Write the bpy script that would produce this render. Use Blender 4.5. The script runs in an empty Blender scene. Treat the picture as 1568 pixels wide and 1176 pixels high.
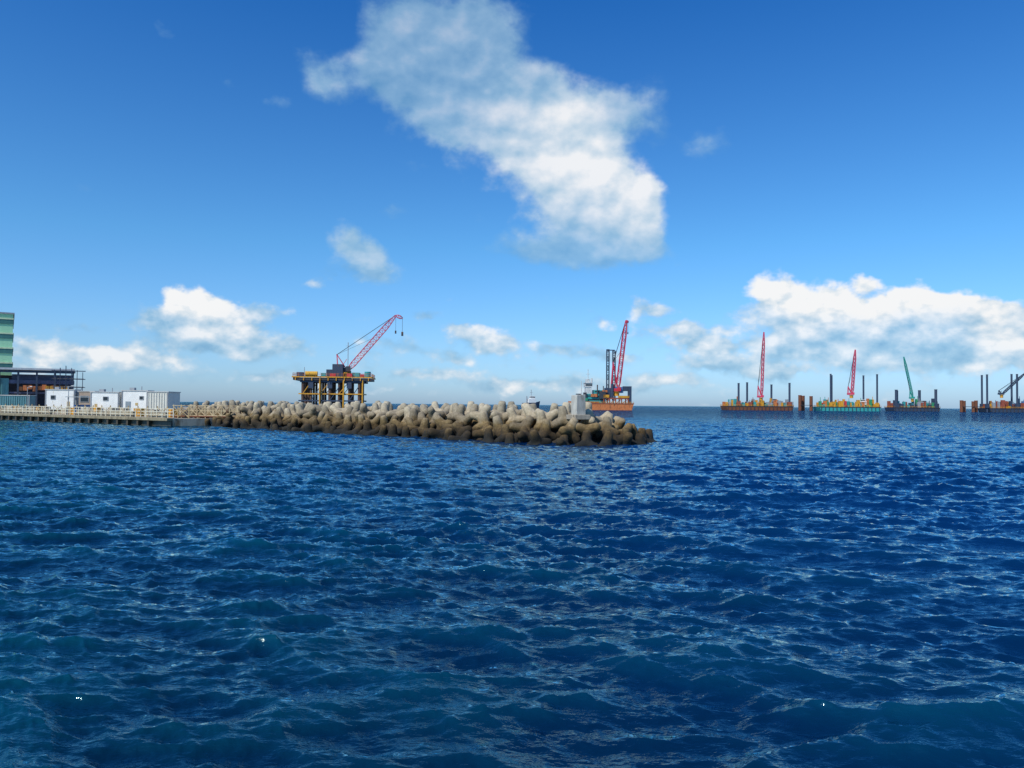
import bpy, math, random
import numpy as np
from mathutils import Vector, Matrix, noise as mnoise
random.seed(7); rng=np.random.default_rng(7)
scene=bpy.context.scene
COL=scene.collection
F=1184.0; H=4.0
scene.view_settings.view_transform='Standard'
scene.view_settings.look='None'
scene.view_settings.exposure=0

# ---------------------------------------------------------------- materials
MATS={}
def paint(name,col,rough=0.6,metal=0.0,var=0.18,rust=0.0,scale=1.5,rustcol=(0.12,0.05,0.02)):
    if name in MATS: return MATS[name]
    m=bpy.data.materials.new(name); m.use_nodes=True
    nt=m.node_tree; b=nt.nodes['Principled BSDF']
    b.inputs['Roughness'].default_value=rough; b.inputs['Metallic'].default_value=metal
    tc=nt.nodes.new('ShaderNodeNewGeometry')
    n=nt.nodes.new('ShaderNodeTexNoise'); n.inputs['Scale'].default_value=scale; n.inputs['Detail'].default_value=6
    n.inputs['Roughness'].default_value=0.65
    mp=nt.nodes.new('ShaderNodeMapping'); mp.inputs['Scale'].default_value=(1,1,0.35)
    nt.links.new(tc.outputs['Position'],mp.inputs['Vector']); nt.links.new(mp.outputs[0],n.inputs['Vector'])
    cr=nt.nodes.new('ShaderNodeValToRGB')
    cr.color_ramp.elements[0].position=0.3; cr.color_ramp.elements[1].position=0.7
    cr.color_ramp.elements[0].color=(*[c*(1-var) for c in col],1)
    cr.color_ramp.elements[1].color=(*[min(1,c*(1+var*0.6)) for c in col],1)
    nt.links.new(n.outputs['Fac'],cr.inputs['Fac'])
    out=cr.outputs['Color']
    if rust>0:
        n2=nt.nodes.new('ShaderNodeTexNoise'); n2.inputs['Scale'].default_value=scale*0.7; n2.inputs['Detail'].default_value=8
        n2.inputs['Roughness'].default_value=0.7
        nt.links.new(mp.outputs[0],n2.inputs['Vector'])
        mr=nt.nodes.new('ShaderNodeMapRange'); mr.inputs[1].default_value=0.62-rust*0.3; mr.inputs[2].default_value=0.72-rust*0.3
        nt.links.new(n2.outputs['Fac'],mr.inputs[0])
        mx=nt.nodes.new('ShaderNodeMix'); mx.data_type='RGBA'
        nt.links.new(mr.outputs[0],mx.inputs[0]); nt.links.new(out,mx.inputs[6]); mx.inputs[7].default_value=(*rustcol,1)
        out=mx.outputs[2]
    nt.links.new(out,b.inputs['Base Color'])
    MATS[name]=m; return m

M_red=lambda: paint('crane_red_paint',(0.55,0.035,0.05),0.5,rust=0.15)
M_yel=lambda: paint('safety_yellow_paint',(0.62,0.30,0.02),0.5,rust=0.3)
M_dark=lambda: paint('dark_steel',(0.035,0.04,0.05),0.6,rust=0.3)
M_navy=lambda: paint('navy_steel',(0.03,0.05,0.09),0.6,rust=0.1)
M_rust=lambda: paint('rusted_steel',(0.16,0.055,0.025),0.8,var=0.35)
M_rustred=lambda: paint('red_oxide_hull',(0.30,0.07,0.04),0.7,rust=0.35)
M_orange=lambda: paint('orange_paint',(0.55,0.17,0.05),0.6,rust=0.3)
M_teal=lambda: paint('teal_paint',(0.03,0.30,0.30),0.5,rust=0.15)
M_green=lambda: paint('green_paint',(0.03,0.25,0.12),0.5,rust=0.15)
M_white=lambda: paint('white_paint',(0.75,0.75,0.72),0.5,var=0.1,rust=0.08)
M_grey=lambda: paint('grey_paint',(0.28,0.30,0.32),0.6)
M_blue=lambda: paint('blue_paint',(0.05,0.15,0.35),0.5)
M_glass=lambda: paint('window_glass',(0.02,0.03,0.04),0.1)
M_conc=lambda: paint('weathered_concrete',(0.36,0.32,0.25),0.9,var=0.4,scale=0.8,rust=0.3,rustcol=(0.14,0.10,0.06))
M_wet=lambda: paint('wet_concrete',(0.045,0.045,0.035),0.5,var=0.5,scale=1.5)

# ---------------------------------------------------------------- mesh builder
class MB:
    def __init__(s): s.v=[]; s.f=[]
    def add(s,vs,fs):
        o=len(s.v); s.v+= [tuple(v) for v in vs]; s.f+=[tuple(i+o for i in f) for f in fs]
    def box(s,cx,cy,cz,sx,sy,sz,rz=0.0):
        c,sn=math.cos(rz),math.sin(rz); vs=[]
        for dz in(-.5,.5):
            for dx,dy in((-.5,-.5),(.5,-.5),(.5,.5),(-.5,.5)):
                x,y=dx*sx,dy*sy
                vs.append((cx+x*c-y*sn,cy+x*sn+y*c,cz+dz*sz))
        s.add(vs,[(0,3,2,1),(4,5,6,7),(0,1,5,4),(1,2,6,5),(2,3,7,6),(3,0,4,7)])
    def frame(s,p0,p1):
        d=(Vector(p1)-Vector(p0)).normalized()
        up=Vector((0,0,1)) if abs(d.z)<0.95 else Vector((0,1,0))
        a=d.cross(up).normalized(); b=a.cross(d).normalized()
        return d,a,b
    def beam(s,p0,p1,w,w2=None):
        p0=Vector(p0);p1=Vector(p1); d,a,b=s.frame(p0,p1); h=w/2; h2=(w2 or w)/2
        vs=[p0-a*h-b*h,p0+a*h-b*h,p0+a*h+b*h,p0-a*h+b*h,p1-a*h2-b*h2,p1+a*h2-b*h2,p1+a*h2+b*h2,p1-a*h2+b*h2]
        s.add(vs,[(0,3,2,1),(4,5,6,7),(0,1,5,4),(1,2,6,5),(2,3,7,6),(3,0,4,7)])
    def cyl(s,p0,p1,r,n=12,r2=None):
        p0=Vector(p0);p1=Vector(p1); d,a,b=s.frame(p0,p1); r2=r if r2 is None else r2
        vs=[];
        for p,rr in((p0,r),(p1,r2)):
            for i in range(n):
                t=2*math.pi*i/n; vs.append(p+a*math.cos(t)*rr+b*math.sin(t)*rr)
        fs=[(i,(i+1)%n,n+(i+1)%n,n+i) for i in range(n)]+[tuple(range(n-1,-1,-1)),tuple(range(n,2*n))]
        s.add(vs,fs)
    def lattice(s,p0,p1,w,n,t,ends=(0.35,0.3),diag=None):
        p0=Vector(p0);p1=Vector(p1); d,a,b=s.frame(p0,p1); diag=diag or t*0.6
        def prof(q):
            if q<0.12: return ends[0]+(1-ends[0])*q/0.12
            if q>0.8: return 1+(ends[1]-1)*(q-0.8)/0.2
            return 1
        rings=[]
        for i in range(n+1):
            q=i/n; h=w/2*prof(q); p=p0.lerp(p1,q)
            rings.append([p-a*h-b*h,p+a*h-b*h,p+a*h+b*h,p-a*h+b*h])
        for i in range(n):
            for k in range(4):
                s.beam(rings[i][k],rings[i+1][k],t)
                k2=(k+1)%4
                if i%2==0: s.beam(rings[i][k],rings[i+1][k2],diag)
                else: s.beam(rings[i][k2],rings[i+1][k],diag)
                s.beam(rings[i+1][k],rings[i+1][k2],diag)
    def obj(s,name,mat,parent=None,smooth=False,bevel=0):
        me=bpy.data.meshes.new(name); me.from_pydata(s.v,[],s.f); me.update()
        me.materials.append(mat)
        o=bpy.data.objects.new(name,me); COL.objects.link(o)
        if parent: o.parent=parent
        if smooth:
            me.polygons.foreach_set('use_smooth',[True]*len(me.polygons))
        if bevel:
            m=o.modifiers.new('bevel','BEVEL'); m.width=bevel; m.segments=2
        return o
def empty(name,loc,rz=0):
    e=bpy.data.objects.new(name,None); e.location=loc; e.rotation_euler=(0,0,rz); e.empty_display_size=1
    COL.objects.link(e); return e
def rail(mb,pts,h,t,step=2.0,rails=2):
    for a,b in zip(pts[:-1],pts[1:]):
        a=Vector(a);b=Vector(b);L=(b-a).length;n=max(1,int(L/step))
        for i in range(n+1):
            p=a.lerp(b,i/n); mb.beam(p,p+Vector((0,0,h)),t)
        for r in range(rails):
            z=Vector((0,0,h*(r+1)/rails)); mb.beam(a+z,b+z,t*0.8)

# ---------------------------------------------------------------- water
def make_tile(N,L,lam_p,rms,wind,spread=2,seed=1,cut=0.25):
    r=np.random.default_rng(seed)
    k1=np.fft.fftfreq(N,L/N)*2*np.pi
    kx,ky=np.meshgrid(k1,k1,indexing='ij'); k=np.hypot(kx,ky); k[0,0]=1
    kp=2*np.pi/lam_p
    P=np.exp(-1.25*(kp/k)**2)/k**3.6
    c=(kx*math.cos(wind)+ky*math.sin(wind))/k
    P*=np.abs(c)**spread+0.03; P*=np.exp(-(k*cut/(2*np.pi))**2); P[0,0]=0
    A=np.sqrt(P)*(r.normal(size=(N,N))+1j*r.normal(size=(N,N)))
    h=np.fft.ifft2(A)
    s=rms/np.std(h.real)
    kn=k
    dx=np.fft.ifft2(1j*kx/kn*A).real*s; dy=np.fft.ifft2(1j*ky/kn*A).real*s
    return h.real*s,dx,dy
def sample(T,L,x,y,rot=0.0):
    c,sn=math.cos(rot),math.sin(rot); X=(x*c-y*sn)/L; Y=(x*sn+y*c)/L
    N=T.shape[0]; fx=(X%1)*N; fy=(Y%1)*N; i=fx.astype(int)%N; j=fy.astype(int)%N; a=fx-np.floor(fx); b=fy-np.floor(fy)
    i2=(i+1)%N;j2=(j+1)%N
    return T[i,j]*(1-a)*(1-b)+T[i2,j]*a*(1-b)+T[i,j2]*(1-a)*b+T[i2,j2]*a*b
rs=[0.02,0.6,1.2,1.8,2.4]
r=3.0
while r<260: rs.append(r); r*=1.0052
while r<26000: rs.append(r); r*=1.06
rs=np.array(rs)
th=np.concatenate([np.linspace(-math.radians(46),math.radians(46),1400),np.linspace(math.radians(46),math.radians(314),180)[1:-1]])
NR,NT=len(rs),len(th)
R,T=np.meshgrid(rs,th,indexing='ij')
X=R*np.sin(T); Y=R*np.cos(T)
w0=math.radians(82)
tA=make_tile(1024,70,3.0,0.052,w0,3,1,0.22)
tB=make_tile(1024,23,0.8,0.0150,w0+0.2,2,2,0.07)
tC=make_tile(512,190,8,0.055,w0-0.35,4,3,1.0)
fade=np.clip((420-R)/260,0,1)
fadeB=np.clip((110-R)/70,0,1)
gust=sample(make_tile(256,160,45,1.0,0.3,0,9,8)[0],160,X,Y)
gm=np.clip(1+0.25*gust,0.5,1.6)
Z=np.zeros_like(R);DX=np.zeros_like(R);DY=np.zeros_like(R)
for (t,L,rot,fd,ch) in((tA,70,0,fade*(0.5+0.5*gm),0.8),(tB,23,0.4,fadeB*gm,0.7),(tC,190,0,fade,0.8)):
    c,sn=math.cos(rot),math.sin(rot)
    Z+=sample(t[0],L,X,Y,rot)*fd
    dx=sample(t[1],L,X,Y,rot)*fd*ch; dy=sample(t[2],L,X,Y,rot)*fd*ch
    DX+=dx*c+dy*sn; DY+=-dx*sn+dy*c
co=np.stack([X+DX,Y+DY,Z],-1).reshape(-1,3)
me=bpy.data.meshes.new('sea_water')
idx=np.arange(NR*NT).reshape(NR,NT)
a=idx[:-1,:];b=idx[1:,:]; a2=np.roll(a,-1,1); b2=np.roll(b,-1,1)
quads=np.stack([a,b,b2,a2],-1).reshape(-1,4)[:, ::-1]
me.vertices.add(NR*NT); me.vertices.foreach_set('co',co.ravel())
nq=len(quads)
me.loops.add(nq*4); me.loops.foreach_set('vertex_index',np.ascontiguousarray(quads).ravel().astype(np.int32))
me.polygons.add(nq); me.polygons.foreach_set('loop_start',np.arange(0,nq*4,4,dtype=np.int32))
me.polygons.foreach_set('loop_total',np.full(nq,4,dtype=np.int32))
me.polygons.foreach_set('use_smooth',np.ones(nq,dtype=bool))
me.update(calc_edges=True)
if me.polygons[len(me.polygons)//2].normal.z<0: me.flip_normals()
sea=bpy.data.objects.new('sea_water',me); COL.objects.link(sea)
m=bpy.data.materials.new('sea_water'); m.use_nodes=True; nt=m.node_tree
nt.nodes.remove(nt.nodes['Principled BSDF'])
dif=nt.nodes.new('ShaderNodeBsdfDiffuse'); glo=nt.nodes.new('ShaderNodeBsdfGlossy'); fre=nt.nodes.new('ShaderNodeFresnel'); ms=nt.nodes.new('ShaderNodeMixShader')
glo.inputs['Roughness'].default_value=0.05; glo.inputs['Color'].default_value=(0.58,0.92,1.0,1); fre.inputs['IOR'].default_value=1.52
nt.links.new(fre.outputs[0],ms.inputs[0]); nt.links.new(dif.outputs[0],ms.inputs[1]); nt.links.new(glo.outputs[0],ms.inputs[2])
nt.links.new(ms.outputs[0],nt.nodes['Material Output'].inputs['Surface'])
geo=nt.nodes.new('ShaderNodeNewGeometry')
def noise(sc,det,mapscale,rot=0,rough=0.55):
    mp=nt.nodes.new('ShaderNodeMapping'); mp.inputs['Scale'].default_value=mapscale; mp.inputs['Rotation'].default_value=(0,0,rot)
    nt.links.new(geo.outputs['Position'],mp.inputs['Vector'])
    n=nt.nodes.new('ShaderNodeTexNoise'); n.inputs['Scale'].default_value=sc; n.inputs['Detail'].default_value=det; n.inputs['Roughness'].default_value=rough
    nt.links.new(mp.outputs[0],n.inputs['Vector']); return n
n1=noise(2.6,5,(0.5,1.0,1.0),0.1); n2=noise(0.35,5,(0.4,1.0,1.0),-0.05,0.6); n3=noise(0.03,4,(0.6,1,1))
ln=nt.nodes.new('ShaderNodeVectorMath'); ln.operation='LENGTH'; nt.links.new(geo.outputs['Position'],ln.inputs[0])
far=nt.nodes.new('ShaderNodeMapRange'); far.inputs[1].default_value=60; far.inputs[2].default_value=500; far.inputs[3].default_value=0.15; far.inputs[4].default_value=3.8
nt.links.new(ln.outputs['Value'],far.inputs[0])
bp2=nt.nodes.new('ShaderNodeBump'); bp2.inputs['Strength'].default_value=1.0
nt.links.new(far.outputs[0],bp2.inputs['Distance'])
bp1=nt.nodes.new('ShaderNodeBump'); bp1.inputs['Distance'].default_value=0.11; bp1.inputs['Strength'].default_value=0.8
nt.links.new(n2.outputs['Fac'],bp2.inputs['Height']); nt.links.new(n1.outputs['Fac'],bp1.inputs['Height'])
nt.links.new(bp2.outputs[0],bp1.inputs['Normal'])
for q_ in (dif,glo,fre): nt.links.new(bp1.outputs[0],q_.inputs['Normal'])
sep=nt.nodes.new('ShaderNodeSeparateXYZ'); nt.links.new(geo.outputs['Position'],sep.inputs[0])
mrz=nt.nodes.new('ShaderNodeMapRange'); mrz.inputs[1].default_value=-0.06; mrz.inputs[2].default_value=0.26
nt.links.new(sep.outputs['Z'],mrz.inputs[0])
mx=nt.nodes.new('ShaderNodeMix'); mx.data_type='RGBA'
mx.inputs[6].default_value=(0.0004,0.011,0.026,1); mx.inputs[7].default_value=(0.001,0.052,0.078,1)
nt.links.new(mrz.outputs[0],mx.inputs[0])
def mnode(op,a,b,c=None):
    n=nt.nodes.new('ShaderNodeMath'); n.operation=op
    for i,x in enumerate((a,b,c)):
        if x is None: continue
        if isinstance(x,(int,float)): n.inputs[i].default_value=x
        else: nt.links.new(x,n.inputs[i])
    return n.outputs[0]
depth=mnode('ADD',mnode('MULTIPLY',n3.outputs['Fac'],1.5),mnode('MULTIPLY',sep.outputs['X'],0.022))
depth=mnode('ADD',depth,mnode('MULTIPLY',sep.outputs['Y'],0.009))
mr3=nt.nodes.new('ShaderNodeMapRange'); mr3.inputs[1].default_value=0.5; mr3.inputs[2].default_value=1.4
nt.links.new(depth,mr3.inputs[0])
mx2=nt.nodes.new('ShaderNodeMix'); mx2.data_type='RGBA'; mx2.blend_type='MIX'
nt.links.new(mr3.outputs[0],mx2.inputs[0]); nt.links.new(mx.outputs[2],mx2.inputs[6]); mx2.inputs[7].default_value=(0.0004,0.018,0.078,1)
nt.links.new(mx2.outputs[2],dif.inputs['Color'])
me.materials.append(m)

# ---------------------------------------------------------------- breakwater of tetrapods
import bmesh
bm=bmesh.new(); bmesh.ops.create_icosphere(bm,subdivisions=4,radius=1)
iv=np.array([v.co[:] for v in bm.verts]); iface=np.array([[v.index for v in f.verts] for f in bm.faces]); bm.free()
axes=np.array([(0,0,1),(math.sqrt(8/9),0,-1/3),(-math.sqrt(2/9),math.sqrt(2/3),-1/3),(-math.sqrt(2/9),-math.sqrt(2/3),-1/3)])
Ll,R0,R1=1.5,0.60,0.38; kk=(R0-R1)/Ll
rr=np.zeros((len(iv),4))
for i,ax in enumerate(axes):
    c=iv@ax; sn=np.sqrt(np.clip(1-c*c,1e-6,1))
    side=R0/np.maximum(sn+kk*c,0.05); cap=np.where(c>0.05,Ll/np.maximum(c,0.05),99)
    q=(side**-14+cap**-14)**(-1/14.0); rr[:,i]=np.where(c>-0.2,q,0.3)
rad=(rr**16).sum(1)**(1/16)
tet=iv*rad[:,None]
segA=np.array([-56.0,145.0]); segB=np.array([6.6,84.9])
e=(segB-segA); Lseg=np.linalg.norm(e); e/=Lseg; nrm=np.array([-e[1],e[0]])
def dseg(p):
    t=np.clip((p-segA)@e,0,Lseg); c=segA+t*e; return np.linalg.norm(p-c),t
def mound(d): 
    if d<2.6: return 2.4
    return 2.4-(d-2.6)*(3.0/5.6)
pts=[]
cell={}
for it in range(60000):
    t=rng.uniform(-2,Lseg+9); o=rng.uniform(-8.4,8.4)
    p=segA+e*t+nrm*o; d,_=dseg(p)
    if d>8.3: continue
    z=mound(d)+rng.uniform(-0.25,0.2)
    key=(int(p[0]//2),int(p[1]//2)); ok=True
    for i in(-1,0,1):
        for j in(-1,0,1):
            for q in cell.get((key[0]+i,key[1]+j),[]):
                if (q[0]-p[0])**2+(q[1]-p[1])**2+(q[2]-z)**2<1.85**2: ok=False
    if ok:
        cell.setdefault(key,[]).append((p[0],p[1],z)); pts.append((p[0],p[1],z))
pts+= [(15.4,87.2,-0.4),(14.2,84.0,-0.2),(11.5,79.3,-0.3)]
V=[];Fc=[];Cc=[]
from mathutils import Euler,Quaternion
for k,p in enumerate(pts):
    tilt=Quaternion(Vector((rng.normal(),rng.normal(),0)).normalized(),abs(rng.normal())*0.45)
    if rng.random()<0.3: tilt=Quaternion(Vector(rng.normal(size=3)).normalized(),rng.uniform(0,3.1))
    q=tilt@Quaternion((0,0,1),rng.uniform(0,6.28))
    Rm=np.array(q.to_matrix()); s=rng.uniform(0.97,1.1)
    V.append((tet*s)@Rm.T+np.array(p)+np.array([0,0,0.25])); Fc.append(iface+k*len(tet)); Cc.append(np.full(len(tet),rng.random()))
V=np.concatenate(V);Fc=np.concatenate(Fc);Cc=np.concatenate(Cc)
V+=0.012*np.sin(V[:,[1,2,0]]*7.3)+0.008*np.sin(V[:,[2,0,1]]*17.1)
me=bpy.data.meshes.new('tetrapod_breakwater'); me.vertices.add(len(V)); me.vertices.foreach_set('co',V.ravel())
me.loops.add(len(Fc)*3); me.loops.foreach_set('vertex_index',Fc.ravel().astype(np.int32))
me.polygons.add(len(Fc)); me.polygons.foreach_set('loop_start',np.arange(0,len(Fc)*3,3,dtype=np.int32)); me.polygons.foreach_set('loop_total',np.full(len(Fc),3,dtype=np.int32))
me.polygons.foreach_set('use_smooth',np.ones(len(Fc),dtype=bool)); me.update(calc_edges=True)
at=me.attributes.new('tint','FLOAT','POINT'); at.data.foreach_set('value',Cc)
bwm=bpy.data.materials.new('tetrapod_concrete'); bwm.use_nodes=True; nt=bwm.node_tree; bs=nt.nodes['Principled BSDF']; bs.inputs['Roughness'].default_value=0.9
geo=nt.nodes.new('ShaderNodeNewGeometry'); sep=nt.nodes.new('ShaderNodeSeparateXYZ'); nt.links.new(geo.outputs['Position'],sep.inputs[0])
nz=noise(0.5,6,(1,1,1)); nf=noise(3.0,8,(1,1,1),0,0.7)
def math_(op,a,b=None,c=None,nt_=None,clamp=False):
    T_=nt_ or nt
    n=T_.nodes.new('ShaderNodeMath'); n.operation=op; n.use_clamp=clamp
    for i,x in enumerate((a,b,c)):
        if x is None: continue
        if isinstance(x,(int,float)): n.inputs[i].default_value=x
        else: T_.links.new(x,n.inputs[i])
    return n.outputs[0]
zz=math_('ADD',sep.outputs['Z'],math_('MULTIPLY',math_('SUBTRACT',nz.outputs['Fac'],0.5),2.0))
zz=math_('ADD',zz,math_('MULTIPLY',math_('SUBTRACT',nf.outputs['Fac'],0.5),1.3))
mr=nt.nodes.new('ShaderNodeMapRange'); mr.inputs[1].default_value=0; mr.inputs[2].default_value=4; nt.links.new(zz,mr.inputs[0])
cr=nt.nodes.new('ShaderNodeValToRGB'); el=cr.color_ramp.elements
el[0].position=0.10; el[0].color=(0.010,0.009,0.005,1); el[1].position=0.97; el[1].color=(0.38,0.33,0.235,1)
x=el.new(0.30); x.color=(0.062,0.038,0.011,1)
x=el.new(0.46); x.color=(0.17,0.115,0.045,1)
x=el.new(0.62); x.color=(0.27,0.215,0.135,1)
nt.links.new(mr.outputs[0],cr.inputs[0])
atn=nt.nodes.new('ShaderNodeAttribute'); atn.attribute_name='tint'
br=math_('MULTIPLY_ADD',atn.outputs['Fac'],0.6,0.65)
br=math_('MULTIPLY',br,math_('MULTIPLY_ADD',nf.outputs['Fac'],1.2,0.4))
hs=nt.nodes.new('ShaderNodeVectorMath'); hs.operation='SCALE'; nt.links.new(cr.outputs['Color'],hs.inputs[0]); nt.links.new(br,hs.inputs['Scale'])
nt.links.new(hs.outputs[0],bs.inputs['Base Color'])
bp=nt.nodes.new('ShaderNodeBump'); bp.inputs['Distance'].default_value=0.1; bp.inputs['Strength'].default_value=0.7; nt.links.new(nf.outputs['Fac'],bp.inputs['Height']); nt.links.new(bp.outputs[0],bs.inputs['Normal'])
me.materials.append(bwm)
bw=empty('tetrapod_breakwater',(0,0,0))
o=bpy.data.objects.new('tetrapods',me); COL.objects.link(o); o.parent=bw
mb=MB(); nA=120; nO=30
gv=[]
for i in range(nA+1):
    for j in range(nO+1):
        t=-4+(Lseg+14)*i/nA; oo=-10+20*j/nO
        p=segA+e*t+nrm*oo; d,_=dseg(p); z=mound(d)-0.85+0.35*mnoise.noise(Vector((p[0],p[1],0))*0.9)
        gv.append((p[0],p[1],z))
fs=[(i*(nO+1)+j,(i+1)*(nO+1)+j,(i+1)*(nO+1)+j+1,i*(nO+1)+j+1) for i in range(nA) for j in range(nO)]
mb.add(gv,fs); mb.obj('rubble_core',paint('core_rock',(0.035,0.026,0.016),0.95,var=0.4),bw)

pe=empty('concrete_beacon_base',(6.95,80.8,2.6),math.radians(28))
mb=MB(); 
w=0.54;h=2.5
vs=[(-w*1.1,-w,0),(w*1.1,-w,0),(w*1.1,w,0),(-w*1.1,w,0),(-w,-w,h*0.97),(w,-w,h),(w,w,h),(-w,w,h*0.97)]
mb.add(vs,[(0,3,2,1),(4,5,6,7),(0,1,5,4),(1,2,6,5),(2,3,7,6),(3,0,4,7)])
mb.obj('pillar',paint('pale_concrete',(0.42,0.41,0.36),0.85,var=0.3,scale=2.5,rust=0.25,rustcol=(0.26,0.22,0.16)),pe,bevel=0.05)
mb=MB(); mb.box(0,0,0.15,1.9,1.8,0.5); mb.obj('footing',M_conc(),pe,bevel=0.05)
mb=MB(); mb.box(0,0,h+0.04,0.4,0.4,0.1); mb.obj('lamp_stub',M_dark(),pe)

# ---------------------------------------------------------------- quay and its buildings
q=empty('concrete_quay',(0,0,0))
poly=[(-54.3,124),(-107,161),(-190,219.3),(-330,420),(-150,420),(-95,260),(-70,190),(-46,132)]
mb=MB(); n=len(poly)
vs=[(x,y,1.25) for x,y in poly]+[(x,y,-1.5) for x,y in poly]
mb.add(vs,[tuple(range(n-1,-1,-1))]+[(i,(i+1)%n,n+(i+1)%n,n+i) for i in range(n)])
mb.obj('deck_slab',M_conc(),q)
A=Vector((-190,219.3,0));A1=Vector((-107,161,0));B=Vector((-54.3,124,0));C=Vector((-46,132,0))
d1=(B-A1).normalized(); nin=Vector((-d1.y,d1.x,0)); nin=nin if nin.y>0 else -nin
out=-nin
mb=MB(); mbw=MB(); mbp=MB()
def strip(mbx,p,q_,off,zc,wy,h):
    c=(p+q_)/2+out*off; L=(q_-p).length; mbx.box(c.x,c.y,zc,L,wy,h,math.atan2((q_-p).y,(q_-p).x))
Aq=A1+(A1-B).normalized()*95
strip(mb,Aq,B,0.35,1.12,1.3,0.45)
strip(mbw,Aq,B,0.06,0.1,0.5,1.6)
L=(B-Aq).length
for i in range(int(L/3.2)):
    p=Aq+(B-Aq)*(i*3.2/L)+out*0.6
    mbp.box(p.x,p.y,0.15,0.55,0.5,1.5,math.atan2(d1.y,d1.x))
mb.obj('capping_beam',paint('stained_cap_concrete',(0.24,0.205,0.13),0.9,var=0.5,scale=1.2),q,bevel=0.04); mbw.obj('wet_wall',M_wet(),q); mbp.obj('fenders',paint('fender_rubber',(0.05,0.04,0.025),0.8,var=0.4),q)
mb=MB()
for i in range(int(L/5)):
    if rng.random()<0.12: continue
    p=Aq+(B-Aq)*((i+0.5)*5/L)-out*1.6
    hh=0.75+0.25*rng.random(); mb.box(p.x,p.y,1.25+hh/2,4.8,0.4,hh,math.atan2(d1.y,d1.x))
mb.obj('parapet_blocks',paint('parapet_concrete',(0.36,0.32,0.23),0.9,var=0.4,rust=0.3,rustcol=(0.2,0.15,0.08)),q,bevel=0.03)
rl=empty('quay_railing',(0,0,0))
mb=MB(); rail(mb,[tuple(Aq-out*0.1+Vector((0,0,1.34))),tuple(B-out*0.1+Vector((0,0,1.34)))],1.5,0.12,1.6,3)
mb.obj('rails',paint('rail_cream_paint',(0.62,0.58,0.45),0.6,rust=0.3,rustcol=(0.3,0.17,0.07)),rl)
mb=MB(); 
for k in range(0,30):
    p=B-d1*(k*3.1+1)-out*3.4
    mb.beam((p.x,p.y,1.2),(p.x,p.y,3.2),0.13)
    if k%2==0:
        p2=p-d1*3.1; mb.beam((p.x,p.y,1.4),(p2.x,p2.y,3.0),0.08); mb.beam((p.x,p.y,3.0),(p2.x,p2.y,1.4),0.08)
mb.obj('rear_rail_posts',paint('rail_rust_paint',(0.40,0.30,0.15),0.7,rust=0.3),rl)

g=empty('steel_gangway',(-51.5,130.5,0),math.radians(-12))
mb=MB()
for y in(-1.0,1.0):
    for i in range(9):
        x=-5.5+i*1.5
        mb.beam((x,y,0.9),(x,y,3.5-0.06*i),0.12)
        if i<8:
            mb.beam((x,y,1.7),(x+1.5,y,3.2),0.08); mb.beam((x,y,3.2),(x+1.5,y,1.7),0.08)
    for z in(1.7,2.5,3.35): mb.beam((-5.7,y,z),(6.8,y,z),0.11)
mb.obj('truss_rails',paint('gangway_paint',(0.48,0.38,0.22),0.7,rust=0.35),g)
mb=MB(); mb.box(0.5,0,1.55,12.8,2.2,0.18); mb.obj('walkway',M_rust(),g)
mb=MB(); 
for x in(-5,-1.5,2.5,6): mb.cyl((x,-0.8,-1.5),(x,-0.8,1.5),0.22,10); mb.cyl((x,0.8,-1.5),(x,0.8,1.5),0.22,10)
mb.obj('support_piles',M_rust(),g)

def cabin(name,x0,x1,y,z0,z1,depth,col,windows,door=None,ribs=False,rz=0.0,roofunit=True,stripe=None):
    cx=(x0+x1)/2; W=x1-x0; c=empty(name,(cx,y,z0),rz); h=z1-z0
    mb=MB(); mb.box(0,depth/2,h/2,W,depth,h); mb.obj('walls',col,c,bevel=0.03)
    mb=MB(); mb.box(0,depth/2,h+0.08,W+0.25,depth+0.25,0.16); mb.obj('roof',paint('roof_trim',(0.5,0.5,0.48),0.6),c)
    mb=MB()
    if ribs:
        k=int(W/0.45)
        for i in range(k): mb.box(-W/2+0.25+i*(W-0.5)/(k-1),-0.05,h/2,0.14,0.1,h-0.3)
        mb.obj('corrugation',col,c)
    mb=MB(); mf=MB()
    for (wx,wz,ww,wh) in windows:
        mb.box(wx,-0.02,wz,ww,0.06,wh)
        for s in(-1,1): mf.box(wx+s*(ww/2+0.05),-0.04,wz,0.1,0.1,wh+0.2); mf.box(wx,-0.045,wz+s*(wh/2+0.05),ww,0.1,0.1)
    if windows: mb.obj('windows',M_glass(),c); mf.obj('window_frames',M_grey(),c)
    if door:
        mb=MB(); mb.box(door,-0.03,1.0,0.95,0.08,2.0); mb.obj('door',paint('door_paint',(0.25,0.30,0.33),0.5),c)
    mb=MB(); 
    for sx in(-1,1): mb.box(sx*(W/2-0.06),-0.03,h/2,0.16,0.12,h)
    mb.box(0,-0.035,0.1,W-0.3,0.12,0.2); mb.obj('corner_posts',M_grey(),c)
    if roofunit:
        mb=MB(); mb.box(-W*0.2,depth*0.5,h+0.4,0.9,0.8,0.5); mb.cyl((W*0.2,depth*.3,h),(W*0.2,depth*.3,h+0.9),0.08,8); mb.obj('roof_unit',M_grey(),c)
    if stripe:
        mb=MB()
        for sx,sz,sw,sh in stripe: mb.box(sx,-0.012,sz,sw,0.05,sh)
        mb.obj('painted_panel',paint('panel_ochre',(0.5,0.36,0.15),0.6),c)
    mb=MB()
    for sx in(-1,0,1):
        for sy in(0.3,depth-0.3): mb.box(sx*(W/2-0.4),sy,-0.35,0.5,0.5,0.75)
    mb.obj('plinths',M_conc(),c)
    return c
wh=paint('cabin_white',(0.78,0.78,0.74),0.55,var=0.10,rust=0.06,rustcol=(0.5,0.42,0.28))
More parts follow.
